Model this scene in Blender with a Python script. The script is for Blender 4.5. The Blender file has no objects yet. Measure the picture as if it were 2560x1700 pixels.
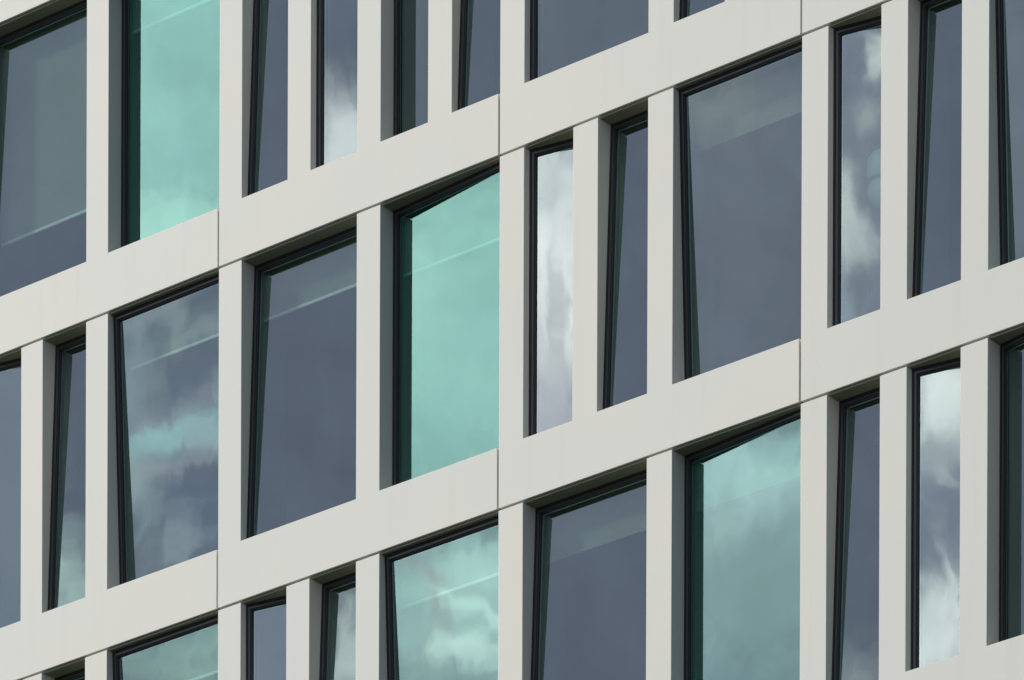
import bpy, bmesh, math, random
from mathutils import Matrix, Vector
random.seed(7)
sc = bpy.context.scene
COL = sc.collection
PI = math.pi

# ------------------------------------------------------------------ camera
cd = bpy.data.cameras.new('camera')
cam = bpy.data.objects.new('camera', cd); COL.objects.link(cam)
cam.matrix_world = Matrix(((0.76936579, -0.00915204, 0.63874292, 47.10443689),
                           (0.63879834, 0.00538722, -0.76935536, -51.69485619),
                           (0.00360012, 0.99994361, 0.00999105, -32.51327223),
                           (0, 0, 0, 1)))
cd.sensor_fit = 'HORIZONTAL'; cd.sensor_width = 36
cd.lens = 230.977388; cd.shift_x = 0.0; cd.shift_y = 2.99375
cd.clip_start = 1; cd.clip_end = 5000
sc.camera = cam

# ------------------------------------------------------------------ light
sc.view_settings.view_transform = 'Standard'
sc.view_settings.look = 'None'
sc.view_settings.gamma = 1
sc.view_settings.exposure = 0
SUN_AZ, SUN_EL = 60.0, 31.0            # degrees left of the facade's normal, above the horizon
a, e = math.radians(SUN_AZ), math.radians(SUN_EL)
sdir = Vector((-math.sin(a) * math.cos(e), -math.cos(a) * math.cos(e), math.sin(e)))
sl = bpy.data.lights.new('sun', 'SUN'); sl.energy = 3.55; sl.angle = math.radians(5); sl.color = (1.0, 0.96, 0.88)
so = bpy.data.objects.new('sun', sl); COL.objects.link(so)
so.rotation_euler = sdir.to_track_quat('Z', 'Y').to_euler()

w = bpy.data.worlds.new("World"); sc.world = w; w.use_nodes = True
nt = w.node_tree; nt.nodes.clear(); L = nt.links.new
def N(t, **k):
    n = nt.nodes.new(t)
    for q, v in k.items(): setattr(n, q, v)
    return n
def M(op, x, y=None, z=None, clamp=False):
    n = N('ShaderNodeMath', operation=op, use_clamp=clamp)
    for i, q in enumerate((x, y, z)):
        if q is None: continue
        if isinstance(q, (int, float)): n.inputs[i].default_value = q
        else: L(q, n.inputs[i])
    return n.outputs[0]
def mixc(f, c1, c2):
    n = N('ShaderNodeMix', data_type='RGBA')
    for i, q in ((0, f), (6, c1), (7, c2)):
        if isinstance(q, (int, float)): n.inputs[i].default_value = q
        elif isinstance(q, tuple): n.inputs[i].default_value = (*q, 1)
        else: L(q, n.inputs[i])
    return n.outputs[2]
sky = N('ShaderNodeTexSky', sky_type='NISHITA', sun_disc=False)
sky.sun_elevation = e; sky.sun_rotation = math.atan2(sdir.x, sdir.y)
geo = N('ShaderNodeTexCoord'); sep = N('ShaderNodeSeparateXYZ'); L(geo.outputs['Generated'], sep.inputs[0])
SX, SY, SZ = sep.outputs
az = M('MULTIPLY', M('ARCTAN2', M('MULTIPLY', SX, -1), M('MULTIPLY', SY, -1)), 180 / PI)
el = M('MULTIPLY', M('ARCSINE', SZ), 180 / PI)
ae = N('ShaderNodeCombineXYZ'); L(az, ae.inputs[0]); L(el, ae.inputs[1])
def noise(scale, detail=5, rough=.55, vec=None, dist=0.0, off=0.0, sx=1, sy=1):
    mp = N('ShaderNodeMapping'); L(vec or ae.outputs[0], mp.inputs[0]); mp.inputs['Location'].default_value = (off, off * .7, off)
    mp.inputs['Scale'].default_value = (sx, sy, 1)
    n = N('ShaderNodeTexNoise'); n.inputs['Scale'].default_value = scale; n.inputs['Detail'].default_value = detail
    n.inputs['Roughness'].default_value = rough; n.inputs['Distortion'].default_value = dist
    L(mp.outputs[0], n.inputs['Vector']); return n
# cloud coordinates in degrees, stirred by noise so that no cloud has a smooth outline
wn = noise(1.6, 4, .6)
sub = N('ShaderNodeVectorMath', operation='SUBTRACT'); L(wn.outputs['Color'], sub.inputs[0]); sub.inputs[1].default_value = (.5, .5, .5)
scl = N('ShaderNodeVectorMath', operation='SCALE'); L(sub.outputs[0], scl.inputs[0]); scl.inputs['Scale'].default_value = .6
wa = N('ShaderNodeVectorMath', operation='ADD'); L(ae.outputs[0], wa.inputs[0]); L(scl.outputs[0], wa.inputs[1])
AE = wa.outputs[0]
def streaks(ang, s_along, s_across, off):
    c, n_ = math.cos(math.radians(ang)), math.sin(math.radians(ang))
    sp = N('ShaderNodeSeparateXYZ'); L(wa.outputs[0], sp.inputs[0]); X, Y = sp.outputs[0], sp.outputs[1]
    p = M('MULTIPLY', M('ADD', M('MULTIPLY', X, c), M('MULTIPLY', Y, n_)), s_along)
    q = M('MULTIPLY', M('SUBTRACT', M('MULTIPLY', Y, c), M('MULTIPLY', X, n_)), s_across)
    cb = N('ShaderNodeCombineXYZ'); L(p, cb.inputs[0]); L(q, cb.inputs[1]); cb.inputs[2].default_value = off
    return noise(1.0, 6, .50, vec=cb.outputs[0], dist=.2)
fA = M('MULTIPLY_ADD', streaks(-28, 1.3, 3.4, 2.0).outputs[0], 2.9, -.95, clamp=True)    # bands
fB = M('MULTIPLY_ADD', streaks(72, 1.1, 3.2, 7.0).outputs[0], 2.9, -.95, clamp=True)     # upright wisps
# broad sky: clear sky veiled by thin grey cloud, brighter towards the sun, deep blue away from it
broad = noise(.055, 5, .55, off=9.0, sy=2.2)
bm = M('MULTIPLY_ADD', broad.outputs[0], 4.0, -1.75, clamp=True)
side = M('MULTIPLY_ADD', M('COSINE', M('MULTIPLY', M('SUBTRACT', az, 65), PI / 180)), .5, .5)   # 1 at the sun, 0 opposite
veil = mixc(side, (.85, 1.15, 2.05), (3.6, 4.3, 5.6))
cum = mixc(side, (1.6, 1.8, 2.4), (8.0, 8.3, 8.6))
col = mixc(.9, sky.outputs[0], veil)
near = M('EXPONENT', M('MULTIPLY', M('ADD', M('POWER', M('DIVIDE', M('SUBTRACT', az, 40), 34), 4), M('POWER', M('DIVIDE', M('SUBTRACT', el, 25), 9), 4)), -1))
col = mixc(M('MULTIPLY', bm, M('SUBTRACT', 1, near)), col, cum)
REFL = (.232, .322, .315)            # share of the light the coated glass mirrors
# (azimuth, elevation, radius az, radius el, colour as mirrored by the glass, weight, wispiness)
CL = []
def px(kind, u, v, rx, ry, c, wt=1.0, wisp=.5, ang=0):
    if kind == 'l': wisp = -wisp          # the patches that the narrow panes mirror are upright
    A = {'T': (42.79, -8.64, .26, 23.52, -.4, -4.86), 'B': (45.97, -9.12, -.34, 30.0, .49, -4.86), 'R': (52.56, -8.87, 0, 26.8, 0, -4.86),
         'L': (35.93, -8.87, 0, 26.8, 0, -4.86), 'l': (23.61, -8.87, 0, 26.8, 0, -4.86), 'r': (64.88, -8.87, 0, 26.8, 0, -4.86)}[kind]
    fu, fv = u / 2560, v / 1700
    CL.append((A[0] + A[1] * fu + A[2] * fv, A[3] + A[4] * fu + A[5] * fv, rx / 292, ry / 347, c, wt, wisp, ang))
# the grey-blue cloud layer that most panes mirror, then the brighter and darker clouds in it
CL.append((42, 25.5, 13, 8, (.121, .146, .196), .97, 0, 0))
px('L', 1280, 500, 900, 1200, (.142, .172, .218), .8, 0)
px('T', 1800, 500, 500, 600, (0.158, 0.188, 0.240), .9, 0)
px('l', 1280, 850, 2300, 1500, (.20, .245, .31), .97, 0)
px('r', 1280, 850, 1800, 1200, (.125, .148, .19), .9, 0)
# glass leaning out at the top
px('T', 400, 1000, 190, 430, (0.162, 0.209, 0.266), .9, .2)
px('T', 340, 1000, 62, 400, (0.258, 0.336, 0.379), .95, .35)
px('T', 370, 785, 95, 24, (0.296, 0.367, 0.407), .85, .2, 25)
px('T', 442, 805, 24, 75, (0.276, 0.346, 0.384), .85, .2, 10)
px('T', 388, 845, 44, 48, (0.148, 0.194, 0.254), .8, .2)
px('T', 505, 835, 75, 26, (0.239, 0.296, 0.339), .8, .3, 20)
px('T', 505, 960, 95, 55, (0.128, 0.171, 0.237), .9, .1, 20)
px('T', 430, 1030, 120, 38, (0.258, 0.315, 0.362), .9, .45, 25)
px('T', 515, 1080, 80, 32, (0.344, 0.418, 0.452), .95, .25, 12)
px('T', 395, 1100, 105, 48, (0.366, 0.665, 0.673), .8, .35, 18)
px('T', 425, 1165, 115, 26, (0.325, 0.397, 0.429), .9, .3, 20)
px('T', 340, 1215, 45, 60, (0.315, 0.438, 0.463), .9, .3)
px('T', 515, 1270, 85, 120, (0.124, 0.165, 0.232), .9, .05, 60)
px('T', 450, 1360, 60, 38, (0.258, 0.327, 0.362), .85, .35, 70)
px('T', 400, 1660, 240, 90, (0.278, 0.444, 0.416), .95, .5)
px('T', 1120, 1500, 260, 230, (0.405, 0.663, 0.624), 1, .1)
px('T', 1065, 1430, 85, 40, (0.333, 0.424, 0.426), .9, .25, -20)
px('T', 1095, 1530, 45, 75, (0.342, 0.434, 0.437), .85, .25)
px('T', 1200, 1400, 70, 35, (0.460, 0.749, 0.707), .8, .2, 15)
px('T', 1195, 1520, 90, 24, (0.534, 0.835, 0.770), .95, .15, -22)
px('T', 1150, 1625, 140, 34, (0.589, 0.877, 0.811), .95, .15, 6)
px('T', 1060, 1690, 90, 40, (0.278, 0.444, 0.426), .7, .2)
px('T', 1750, 270, 110, 80, (.21, .26, .27), .9, .3)
px('T', 2540, 400, 160, 500, (0.181, 0.217, 0.260), .8, .2)
# glass leaning out at the foot
px('B', 190, 1480, 120, 110, (.42, .60, .57), 1, .35)
px('B', 860, 1650, 60, 120, (.50, .62, .60), 1, .3)
px('B', 2150, 1760, 160, 110, (.30, .36, .38), .8, .5)
# glass leaning out at the right: the bright cloud bank
px('R', 430, 250, 380, 520, (0.497, 0.672, 0.669), 1, 0)
px('R', 420, 560, 300, 110, (0.677, 0.874, 0.836), .9, .35)
px('R', 470, 150, 150, 70, (0.406, 0.560, 0.574), .7, .5)
px('R', 480, 380, 150, 60, (0.406, 0.560, 0.585), .7, .5)
px('R', 1150, 830, 380, 560, (0.497, 0.672, 0.657), 1, 0)
px('R', 1190, 800, 120, 130, (0.429, 0.594, 0.597), .7, .5)
px('R', 1090, 1080, 120, 110, (0.406, 0.560, 0.574), .7, .5)
px('R', 1060, 680, 70, 90, (0.587, 0.739, 0.717), .7, .4)
px('R', 1880, 1350, 400, 480, (0.375, 0.407, 0.456), 1, .0)
px('R', 1880, 1160, 220, 90, (0.649, 0.715, 0.769), .9, .4)
px('R', 1800, 1300, 90, 60, (0.549, 0.567, 0.622), .6, .4)
# narrow glass leaning out at the left
px('l', 860, 100, 180, 170, (.125, .155, .21), .95, 0)
px('l', 860, 370, 110, 110, (0.772, 0.860, 0.853), 1, .3)
px('l', 1390, 640, 190, 330, (0.901, 0.980, 0.978), 1, .2)
px('l', 1395, 760, 22, 130, (0.491, 0.540, 0.570), .85, .2)
px('l', 1380, 480, 40, 60, (0.491, 0.564, 0.593), .7, .4)
px('l', 1370, 1050, 160, 130, (0.491, 0.540, 0.593), .95, .35)
px('l', 2150, 350, 130, 420, (.22, .27, .33), .95, .4)
px('l', 2190, 130, 30, 45, (0.643, 0.759, 0.727), .95, .15)
px('l', 2185, 290, 40, 50, (0.398, 0.471, 0.479), .9, .4)
px('l', 2120, 200, 30, 70, (.17, .21, .27), .8, .1)
px('l', 2130, 380, 30, 60, (.19, .23, .29), .8, .3)
px('l', 2120, 540, 60, 120, (0.592, 0.683, 0.678), .95, .3)
px('l', 2170, 600, 50, 60, (0.468, 0.540, 0.559), .9, .4)
px('l', 2155, 700, 28, 60, (.18, .22, .27), .9, .1)
px('l', 2110, 760, 40, 60, (.30, .37, .43), .8, .3)
px('l', 2350, 1290, 160, 150, (.20, .245, .31), .9, .1)
px('l', 2360, 980, 140, 110, (0.849, 0.961, 0.941), 1, .15)
px('l', 2350, 1100, 50, 50, (.30, .36, .41), .8, .2)
px('l', 2350, 1600, 150, 130, (0.824, 0.936, 0.915), 1, .3)
for (a0, e0, ra, re, c, wt, wisp, ang) in CL:
    s1 = N('ShaderNodeVectorMath', operation='SUBTRACT'); L(AE, s1.inputs[0]); s1.inputs[1].default_value = (a0, e0, 0)
    ca, sa = math.cos(math.radians(ang)), math.sin(math.radians(ang))
    p1 = N('ShaderNodeVectorMath', operation='DOT_PRODUCT'); L(s1.outputs[0], p1.inputs[0]); p1.inputs[1].default_value = (-ca / ra, sa / ra, 0)
    p2 = N('ShaderNodeVectorMath', operation='DOT_PRODUCT'); L(s1.outputs[0], p2.inputs[0]); p2.inputs[1].default_value = (sa / re, ca / re, 0)
    d2 = M('ADD', M('MULTIPLY', p1.outputs['Value'], p1.outputs['Value']), M('MULTIPLY', p2.outputs['Value'], p2.outputs['Value']))
    if ra < 2.5:          # ragged edges on the smaller clouds
        f_ = fB if wisp < 0 else fA
        d2 = M('MULTIPLY', d2, M('MULTIPLY_ADD', f_, -1.0, 1.5))
    g = M('EXPONENT', M('MULTIPLY', M('POWER', d2, 1.7 if ra > 2.5 else 1.2), -.8))
    if wisp: g = M('MULTIPLY', g, M('MULTIPLY_ADD', fA if wisp > 0 else fB, abs(wisp), 1 - abs(wisp)))
    g = M('MULTIPLY', g, wt)
    col = mixc(g, col, tuple((x - .008) / q * 10 for x, q in zip(c, REFL)))
# a little cloud texture everywhere
fin = noise(1.1, 8, .6, dist=.6, off=5.5)
tex = M('MULTIPLY_ADD', fin.outputs[0], .50, .75)
tv = N('ShaderNodeVectorMath', operation='SCALE'); L(col, tv.inputs[0]); L(tex, tv.inputs['Scale'])
bg = N('ShaderNodeBackground'); L(tv.outputs[0], bg.inputs[0]); bg.inputs[1].default_value = .1
wo = N('ShaderNodeOutputWorld'); L(bg.outputs[0], wo.inputs[0])

# ------------------------------------------------------------------ materials
def newmat(name):
    m = bpy.data.materials.new(name); m.use_nodes = True
    return m, m.node_tree, m.node_tree.nodes['Principled BSDF']
def plain(name, c, rough=.5, metal=0.0, spec=.5, var=.06, scale=3.0, bump=0.0, bscale=60):
    m, t, b = newmat(name)
    tc = t.nodes.new('ShaderNodeTexCoord'); n = t.nodes.new('ShaderNodeTexNoise')
    n.inputs['Scale'].default_value = scale; n.inputs['Detail'].default_value = 4
    t.links.new(tc.outputs['Object'], n.inputs['Vector'])
    mx = t.nodes.new('ShaderNodeMix'); mx.data_type = 'RGBA'
    mx.inputs[6].default_value = (*[x * (1 - var) for x in c], 1); mx.inputs[7].default_value = (*[min(1, x * (1 + var)) for x in c], 1)
    t.links.new(n.outputs[0], mx.inputs[0]); t.links.new(mx.outputs[2], b.inputs['Base Color'])
    b.inputs['Roughness'].default_value = rough; b.inputs['Metallic'].default_value = metal
    b.inputs['Specular IOR Level'].default_value = spec
    if bump:
        n2 = t.nodes.new('ShaderNodeTexNoise'); n2.inputs['Scale'].default_value = bscale; t.links.new(tc.outputs['Object'], n2.inputs['Vector'])
        bp = t.nodes.new('ShaderNodeBump'); bp.inputs['Strength'].default_value = bump; bp.inputs['Distance'].default_value = .002
        t.links.new(n2.outputs[0], bp.inputs['Height']); t.links.new(bp.outputs[0], b.inputs['Normal'])
    return m
def cladding():
    m, t, b = newmat('cream_cladding'); Lk = t.links.new
    tc = t.nodes.new('ShaderNodeTexCoord'); oi = t.nodes.new('ShaderNodeObjectInfo')
    def nz(scale, det, sx=1, sz=1, rough=.5):
        mp = t.nodes.new('ShaderNodeMapping'); mp.inputs['Scale'].default_value = (sx, 1, sz); Lk(tc.outputs['Object'], mp.inputs[0])
        n = t.nodes.new('ShaderNodeTexNoise'); n.inputs['Scale'].default_value = scale; n.inputs['Detail'].default_value = det
        n.inputs['Roughness'].default_value = rough; Lk(mp.outputs[0], n.inputs['Vector']); return n.outputs[0]
    def ma(op, x, y, z=None, clamp=False):
        n = t.nodes.new('ShaderNodeMath'); n.operation = op; n.use_clamp = clamp
        for i, q in enumerate((x, y, z)):
            if q is None: continue
            if isinstance(q, (int, float)): n.inputs[i].default_value = q
            else: Lk(q, n.inputs[i])
        return n.outputs[0]
    def mix(f, c1, c2):
        n = t.nodes.new('ShaderNodeMix'); n.data_type = 'RGBA'
        for i, q in ((0, f), (6, c1), (7, c2)):
            if isinstance(q, tuple): n.inputs[i].default_value = (*q, 1)
            elif isinstance(q, (int, float)): n.inputs[i].default_value = q
            else: Lk(q, n.inputs[i])
        return n.outputs[2]
    big = nz(.35, 2)
    c = mix(ma('MULTIPLY_ADD', big, 2.2, -.6, True), (.715, .736, .672), (.775, .762, .688))
    c = mix(ma('MULTIPLY', oi.outputs['Random'], .55), c, (.71, .715, .675))
    streak = ma('MULTIPLY_ADD', nz(5, 4, 1, .06), 5, -2.9, True)      # faint rain streaks
    c = mix(ma('MULTIPLY', streak, .17), c, (.55, .53, .46))
    dots = ma('MULTIPLY_ADD', nz(14, 2), 22, -16.6, True)
    c = mix(ma('MULTIPLY', dots, .12), c, (.40, .37, .30))
    fine = nz(90, 3)
    c = mix(ma('MULTIPLY_ADD', fine, .16, -.04, True), c, (.60, .60, .56))
    Lk(c, b.inputs['Base Color'])
    b.inputs['Roughness'].default_value = .55; b.inputs['Specular IOR Level'].default_value = .3
    bp = t.nodes.new('ShaderNodeBump'); bp.inputs['Strength'].default_value = .25; bp.inputs['Distance'].default_value = .004
    Lk(nz(1.4, 2), bp.inputs['Height']); Lk(bp.outputs[0], b.inputs['Normal'])
    return m
def glass(name, refl, trans, fac):
    m = bpy.data.materials.new(name); m.use_nodes = True; t = m.node_tree; t.nodes.clear(); Lk = t.links.new
    g = t.nodes.new('ShaderNodeBsdfGlossy'); g.inputs['Color'].default_value = (*refl, 1); g.inputs['Roughness'].default_value = 0.0
    tr = t.nodes.new('ShaderNodeBsdfTransparent'); tr.inputs['Color'].default_value = (*trans, 1)
    tc = t.nodes.new('ShaderNodeTexCoord'); n = t.nodes.new('ShaderNodeTexNoise'); n.inputs['Scale'].default_value = .9; n.inputs['Detail'].default_value = 1.5
    mp = t.nodes.new('ShaderNodeMapping'); mp.inputs['Scale'].default_value = (1.6, 1, .7)
    oi = t.nodes.new('ShaderNodeObjectInfo'); Lk(tc.outputs['Object'], mp.inputs[0]); Lk(oi.outputs['Random'], mp.inputs['Location'])
    Lk(mp.outputs[0], n.inputs['Vector'])
    bp = t.nodes.new('ShaderNodeBump'); bp.inputs['Strength'].default_value = 1; bp.inputs['Distance'].default_value = .0007
    Lk(n.outputs[0], bp.inputs['Height']); Lk(bp.outputs[0], g.inputs['Normal'])
    fr = t.nodes.new('ShaderNodeLayerWeight'); fr.inputs['Blend'].default_value = .25
    mr = t.nodes.new('ShaderNodeMath'); mr.operation = 'MULTIPLY_ADD'; Lk(fr.outputs['Fresnel'], mr.inputs[0])
    mr.inputs[1].default_value = .5; mr.inputs[2].default_value = fac; mr.use_clamp = True
    mx = t.nodes.new('ShaderNodeMixShader'); Lk(mr.outputs[0], mx.inputs[0]); Lk(tr.outputs[0], mx.inputs[1]); Lk(g.outputs[0], mx.inputs[2])
    o = t.nodes.new('ShaderNodeOutputMaterial'); Lk(mx.outputs[0], o.inputs[0])
    return m
MAT = dict(
    clad=cladding(),
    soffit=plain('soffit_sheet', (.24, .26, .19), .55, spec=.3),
    lip=plain('drip_lip', (.34, .33, .22), .6),
    seal=plain('joint_seal', (.30, .30, .25), .8),
    frame=plain('anthracite_frame', (.030, .034, .036), .38, spec=.5, var=.1),
    bead=plain('grey_bead', (.075, .078, .078), .33, spec=.6, var=.1),
    gasket=plain('black_gasket', (.010, .012, .013), .6),
    spacer=plain('spacer_bar', (.45, .47, .50), .35, metal=.6),
    glass=glass('clear_coated_glass', (.66, .93, .905), (.80, .97, .90), .28),
    teal=glass('teal_coated_glass', (.46, .93, .83), (.52, .84, .73), .28),
    inner=plain('plaster', (.24, .24, .24), .8),
    ceil=plain('ceiling_board', (.60, .61, .59), .8),
    carpet=plain('carpet', (.06, .06, .065), .95),
    back=plain('room_wall', (.16, .17, .18), .9),
    blind=plain('blind_fabric', (.36, .36, .29), .85, var=.08, scale=40),
    bar=plain('blind_bar', (.90, .93, .90), .5),
    lamp=plain('opal_shade', (.85, .86, .82), .35),
    core=plain('render_coat', (.45, .45, .42), .8),
    ground=plain('paving', (.05, .055, .045), .9, var=.3, scale=.4),
)

# ------------------------------------------------------------------ helpers
def mesh(name, verts, faces, mats, parent=None, fm=None, bevel=0.0, seg=2):
    me = bpy.data.meshes.new(name); me.from_pydata(verts, [], faces); me.update()
    for m in mats: me.materials.append(MAT[m])
    if fm:
        for p, i in zip(me.polygons, fm): p.material_index = i
    bm = bmesh.new(); bm.from_mesh(me); bmesh.ops.recalc_face_normals(bm, faces=bm.faces); bm.to_mesh(me); bm.free()
    o = bpy.data.objects.new(name, me); COL.objects.link(o)
    if parent: o.parent = parent
    if bevel:
        b = o.modifiers.new('bevel', 'BEVEL'); b.width = bevel; b.segments = seg; b.limit_method = 'ANGLE'; b.angle_limit = math.radians(40)
    return o
def boxes(name, bx, mat, parent=None, bevel=0.0):
    V, F = [], []
    for (x0, x1, y0, y1, z0, z1) in bx:
        k = len(V)
        V += [(x, y, z) for z in (z0, z1) for (x, y) in ((x0, y0), (x1, y0), (x1, y1), (x0, y1))]
        F += [tuple(k + i for i in f) for f in ((0, 3, 2, 1), (4, 5, 6, 7), (0, 1, 5, 4), (1, 2, 6, 5), (2, 3, 7, 6), (3, 0, 4, 7))]
    return mesh(name, V, F, [mat], parent, bevel=bevel)
def thing(name, label, cat, loc=(0, 0, 0), group=None, kind=None):
    o = bpy.data.objects.new(name, None); COL.objects.link(o); o.location = loc; o.empty_display_size = .5
    o['label'] = label; o['category'] = cat
    if group: o['group'] = group
    return o

# ------------------------------------------------------------------ facade grid (metres)
B, P, S, H = 0.967213, 0.324603, 0.624635, 3.6
GV, GH = .020, .023            # open joints
SKIN = .30                     # depth of the cladding return
DMAX, DMIN = .200, .083        # how far a window frame sits back at its deep and shallow side
SOF = .020
GROUND = -34.2
# module layouts: (first bay, number of bays, which side of the glass leans out)
LAY = {'P': [(0, 1, 'L'), (1, 1, 'B'), (2, 2, 'T')],
       'Q': [(0, 2, 'B'), (2, 2, 'R')],
       'S': [(0, 1, 'B'), (1, 1, 'L'), (2, 1, 'R'), (3, 1, 'B')],
       'U': [(0, 2, 'L'), (2, 1, 'B'), (3, 1, 'T')]}
ROWS = {1: 'SPQUSP', 0: 'UQSUPS', -1: 'QPQPPQ', -2: 'SPPQSU', -3: 'PUSPQP'}   # storeys from the top, modules from the left
M0 = -2                        # index of the first module
bld = thing('office_building', 'cream panel clad office block with staggered tall windows whose glass leans in four directions', 'office building', (0, 0, GROUND))
PB = bld
OZ = -GROUND                   # children are placed relative to the Empty at the foot

def extrude(name, pts, y0, y1, mat):
    n = len(pts)
    V = [(x, y0, z + OZ) for x, z in pts] + [(x, y1, z + OZ) for x, z in pts]
    return mesh(name, V, [tuple(range(n)), tuple(range(2 * n - 1, n - 1, -1))] + [(i, (i + 1) % n, n + (i + 1) % n, n + i) for i in range(n)], [mat], PB)

def ring_frame(name, x0, x1, z0, z1, D, prof, mats, fm_of, parent, back=None):
    """rings of a rectangular profile following the leaning plane D(x, z)"""
    V, F, FM = [], [], []
    for (ins, off) in prof:
        for (x, z) in ((x0 + ins, z0 + ins), (x1 - ins, z0 + ins), (x1 - ins, z1 - ins), (x0 + ins, z1 - ins)):
            V.append((x, D(x, z) + off, z + OZ))
    n = len(prof)
    for r in range(n - 1):
        for k in range(4):
            k2 = (k + 1) % 4
            F.append((r * 4 + k, r * 4 + k2, (r + 1) * 4 + k2, (r + 1) * 4 + k)); FM.append(fm_of[r])
    me = bpy.data.meshes.new(name); me.from_pydata(V, [], F); me.update()
    for m in mats: me.materials.append(MAT[m])
    for p, i in zip(me.polygons, FM): p.material_index = i
    o = bpy.data.objects.new(name, me); COL.objects.link(o); o.parent = parent
    return o

def window(x0, x1, z0, z1, kind, teal, blind=None, bar=1):
    def D(x, z):
        u = (x - x0) / (x1 - x0); v = (z - z0) / (z1 - z0)
        t = {'T': 1 - v, 'B': v, 'R': 1 - u, 'L': u}[kind]
        return DMIN + (DMAX - DMIN) * t
    prof = [(-.012, .085), (-.012, 0), (.021, 0), (.023, .007), (.027, .007), (.029, -.002), (.052, -.002), (.056, .004), (.056, .012), (.063, .014), (.066, .040), (.078, .042), (.078, .085)]
    fm = [0, 0, 2, 2, 2, 1, 0, 2, 0, 0, 3, 0]
    win = ring_frame('window', x0, x1, z0, z1, D, prof, ['frame', 'bead', 'gasket', 'spacer'], fm, PB)
    # insulating glass: one real slab, coated on its outer face
    V = []
    i = .060
    for off in (.036, .060):
        for (x, z) in ((x0 + i, z0 + i), (x1 - i, z0 + i), (x1 - i, z1 - i), (x0 + i, z1 - i)): V.append((x, D(x, z) + off, z + OZ))
    F = [(0, 1, 2, 3), (7, 6, 5, 4), (0, 4, 5, 1), (1, 5, 6, 2), (2, 6, 7, 3), (3, 7, 4, 0)]
    me = bpy.data.meshes.new('pane'); me.from_pydata(V, [], F)
    me.materials.append(MAT['teal' if teal else 'glass']); me.materials.append(MAT['thin'])
    for k, p in enumerate(me.polygons): p.material_index = 0 if k == 0 else 1
    o = bpy.data.objects.new('pane', me); COL.objects.link(o); o.parent = win
    if blind is not None:
        # a roller blind hanging behind the glass: roll, cloth and bottom bar
        yb = .355
        xb0, xb1 = x0 + .03, x1 - .03
        zt = z1 - .06
        V, F = [], []
        n = 14
        for k in range(n):
            t = 2 * PI * k / n
            for x in (xb0, xb1): V.append((x, yb + .035 * math.cos(t), zt + .035 * math.sin(t) + OZ))
        for k in range(n): a1 = 2 * k; b1 = 2 * ((k + 1) % n); F.append((a1, b1, b1 + 1, a1 + 1))
        k = len(V)
        for yy in (yb - .036, yb - .034):
            V += [(xb0, yy, zt + OZ), (xb1, yy, zt + OZ), (xb1, yy, blind + OZ), (xb0, yy, blind + OZ)]
        F += [(k, k + 1, k + 2, k + 3), (k + 7, k + 6, k + 5, k + 4)]
        mesh('roller_blind', V, F, ['blind'], win)
        boxes('blind_bar', [(xb0, xb1, yb - .046, yb - .022, blind - .036 + OZ, blind + OZ)], 'bar' if bar else 'blind', win, .004)
    return win

thin = bpy.data.materials.new('inner_glass_face'); thin.use_nodes = True; t = thin.node_tree; t.nodes.clear()
tr = t.nodes.new('ShaderNodeBsdfTransparent'); tr.inputs[0].default_value = (.97, .99, .98, 1)
om = t.nodes.new('ShaderNodeOutputMaterial'); t.links.new(tr.outputs[0], om.inputs[0]); MAT['thin'] = thin

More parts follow.
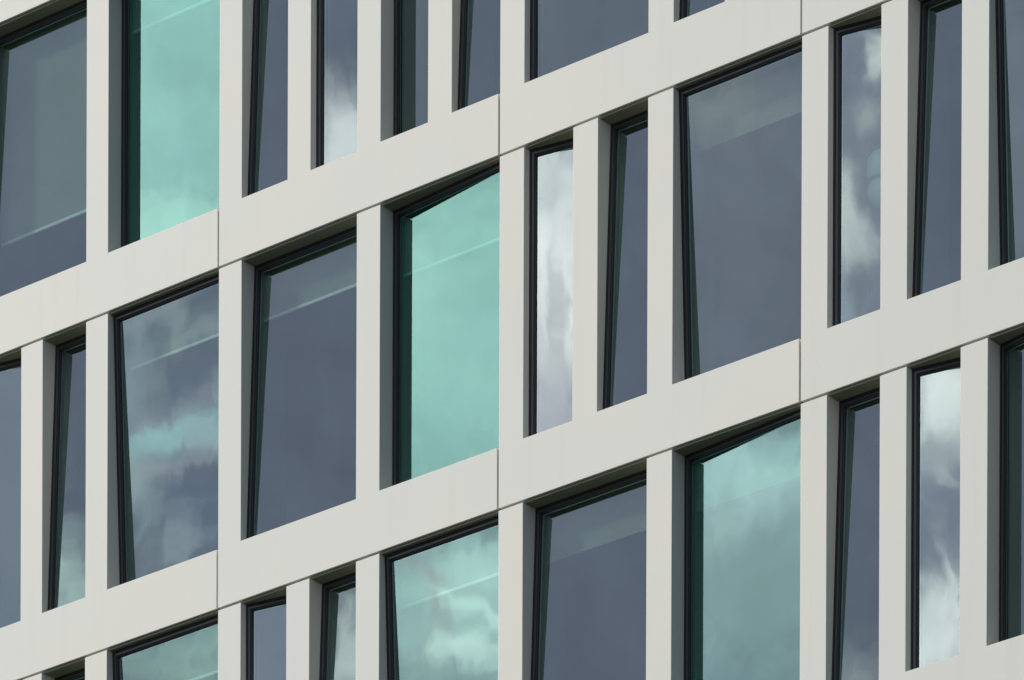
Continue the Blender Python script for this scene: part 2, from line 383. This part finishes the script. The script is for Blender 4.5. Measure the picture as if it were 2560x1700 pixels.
# (storey, module, first bay): height of the blind's foot above the storey line, and whether it ends in a pale bar
BLINDS = {(0, -1, 0): (1.395, 1), (0, -1, 2): (3.095, 1), (-1, -1, 2): (3.095, 1), (-1, 0, 0): (3.055, 1), (-1, 0, 2): (2.955, 1),
          (-2, -1, 2): (3.125, 1), (-2, 0, 2): (3.125, 1), (-2, 1, 2): (3.07, 0), (-2, 1, 0): (3.07, 0), (-1, 1, 2): (3.06, 0), (0, 0, 3): (2.05, 0)}
for row, pat in ROWS.items():
    zr = row * H
    for mi, ch in enumerate(pat):
        m = M0 + mi; X0 = m * 4 * B; X1 = X0 + 4 * B
        # --- cladding panel: a comb-shaped sheet, spandrel at the foot with piers above it
        ztop = zr + H - GH
        out = [(X0, zr), (X1 - GV, zr)]
        wins = [(X0 + b * B + P, X0 + (b + n) * B, k, b) for (b, n, k) in LAY[ch]]
        cur = []
        for (wx0, wx1, k, b) in wins: cur.append((wx0, wx1))
        # walk back over the top edge from right to left
        out.append((X1 - GV, zr + S))
        for j in range(len(cur) - 1, -1, -1):
            wx0, wx1 = cur[j]
            if j < len(cur) - 1: out += [(wx1, ztop), (wx1, zr + S)]
            out += [(wx0, zr + S), (wx0, ztop)]
        out += [(X0, ztop)]
        nv = len(out)
        V = [(x, 0, z + OZ) for x, z in out] + [(x, SKIN, z + OZ) for x, z in out]
        F = [tuple(range(nv)), tuple(range(2 * nv - 1, nv - 1, -1))] + [(i, (i + 1) % nv, nv + (i + 1) % nv, nv + i) for i in range(nv)]
        pn = mesh('cladding_panel', V, F, ['clad'], PB, bevel=.004)
        pn.location.y = random.uniform(-.0018, .0018)          # no two panels hang quite flush
        # --- windows, soffit sheets with their drip lips
        for (wx0, wx1, k, b) in wins:
            bl = BLINDS.get((row, m, b))
            teal = (k == 'R' and wx1 - wx0 > 1)
            wi = window(wx0, wx1, zr + S - .01, zr + H - SOF - .004, k, teal, None if bl is None else zr + bl[0], bl and bl[1])
            if teal: wi['label'] = 'tall wide window with turquoise glass leaning out at its right side'
            elif bl and bl[0] < 2: wi['label'] = 'tall window with a grey roller blind drawn most of the way down'
            boxes('soffit', [(wx0 + .003, wx1 - .003, .030, SKIN - .004, zr + H - SOF + OZ, zr + H - SOF + .012 + OZ)], 'soffit', wi)
            boxes('drip_lip', [(wx0 + .003, wx1 - .003, .026, .0295, zr + H - SOF - .005 + OZ, zr + H - SOF + .012 + OZ)], 'lip', wi)
    XL, XR = M0 * 4 * B, (M0 + len(pat)) * 4 * B
    sh = lambda L_: [(a, b, c, d, e_ + OZ, f + OZ) for (a, b, c, d, e_, f) in L_]
    # --- strip that closes the open joints: a comb with one tooth behind each upright joint
    pts = [(XL, zr - .0075), (XR, zr - .0075), (XR, zr + .001)]
    for m in range(M0 + len(pat), M0, -1):
        X1 = m * 4 * B
        pts += [(X1 + .002, zr + .001), (X1 + .002, zr + S - .03), (X1 - GV - .002, zr + S - .03), (X1 - GV - .002, zr + .001)]
    pts.append((XL, zr + .001))
    extrude('joint_seal', pts, .055, .06, 'seal')
    # --- plastered inner wall: sill wall with the piers standing on it
    pts = [(XL, zr), (XR, zr), (XR, zr + S - .02)]
    for mi in range(len(pat) - 1, -1, -1):
        X0 = (M0 + mi) * 4 * B
        for (b, n, k) in reversed(LAY[pat[mi]]):
            q = X0 + b * B
            pts += [(q + P + .004, zr + S - .02), (q + P + .004, zr + H - .34), (q - .004, zr + H - .34), (q - .004, zr + S - .02)]
    pts.append((XL, zr + S - .02))
    extrude('inner_wall', pts, SKIN, .68, 'inner')
    boxes('floor_slab', sh([(XL, XR, .684, 9, zr - .02, zr + .25)]), 'carpet', PB)
    boxes('ceiling', sh([(XL, XR, .684, 9, zr + H - .34, zr + H - .30)]), 'ceil', PB)
    zt = zr + H + OZ
    V = [(x, y, z) for x in (XL, XR) for (y, z) in ((SKIN + .002, zt - .03), (.62, zt - .03), (.62, zt - .338), (.683, zt - .338), (.683, zt - .004), (SKIN + .002, zt - .004))]
    mesh('bulkhead', V, [(0, 1, 2, 3, 4, 5), (11, 10, 9, 8, 7, 6)] + [(i, (i + 1) % 6, 6 + (i + 1) % 6, 6 + i) for i in range(6)], ['inner'], PB)
    for c in [M0 * 4 * B + 4 * B * q + P / 2 for q in range(len(pat) + 1)]:
        boxes('partition', sh([(c - .06, c + .06, .70, 8.95, zr + .251, zr + H - .341)]), 'back', PB)
XL, XR = M0 * 4 * B, (M0 + 6) * 4 * B
boxes('core_wall', [(XL, XR, 9.01, 9.3, -3 * H + OZ, 2 * H + OZ)], 'back', PB)
for a, b in ((XL - .4, XL - .005), (XR + .005, XR + .4)): boxes('end_wall', [(a, b, 0, 14, 0, 2 * H + OZ)], 'core', PB)
boxes('roof', [(XL - .4, XR + .4, 0, 14, 2 * H + OZ + .03, 2 * H + OZ + .6)], 'core', PB)
boxes('lower_wall', [(XL, XR, 0, 14, 0, -3 * H + OZ - .03)], 'core', PB)

LAMP = (8.36, .50, -1.33)
# ------------------------------------------------------------------ pendant lamp behind the glass
def lathe(name, prof, mat, parent, loc=(0, 0, 0), n=40):
    V, F = [], []
    for (r, z) in prof:
        for k in range(n):
            t = 2 * PI * k / n; V.append((loc[0] + r * math.cos(t), loc[1] + r * math.sin(t), loc[2] + z))
    for i in range(len(prof) - 1):
        for k in range(n):
            k2 = (k + 1) % n; F.append((i * n + k, i * n + k2, (i + 1) * n + k2, (i + 1) * n + k))
    o = mesh(name, V, F, [mat], parent)
    for p in o.data.polygons: p.use_smooth = True
    return o
lx, ly, lz = LAMP
lt = thing('pendant_lamp', 'round pale pendant lamp half seen behind the glass of a narrow window', 'lamp', (lx, ly, lz))
R_ = .16
lathe('lamp_shade', [(.012, .20)] + [(R_ * math.sin(t), .03 + R_ * math.cos(t)) for t in [PI * k / 24 for k in range(2, 13)]] + [(R_, -.12), (R_ - .004, -.12), (R_ - .006, .02), (.012, .18)], 'lamp', lt)
lathe('globe', [(.15 * math.sin(t) + .001, -.22 + .15 * math.cos(t)) for t in [PI * k / 24 for k in range(0, 25)]], 'lamp', lt)
lathe('cord', [(.006, .20), (.006, (-.36) - lz)], 'gasket', lt, n=8)

# ------------------------------------------------------------------ ground
g = boxes('ground', [(-400, 400, -400, 400, GROUND - .5, GROUND - .004)], 'ground')
g['kind'] = 'structure'
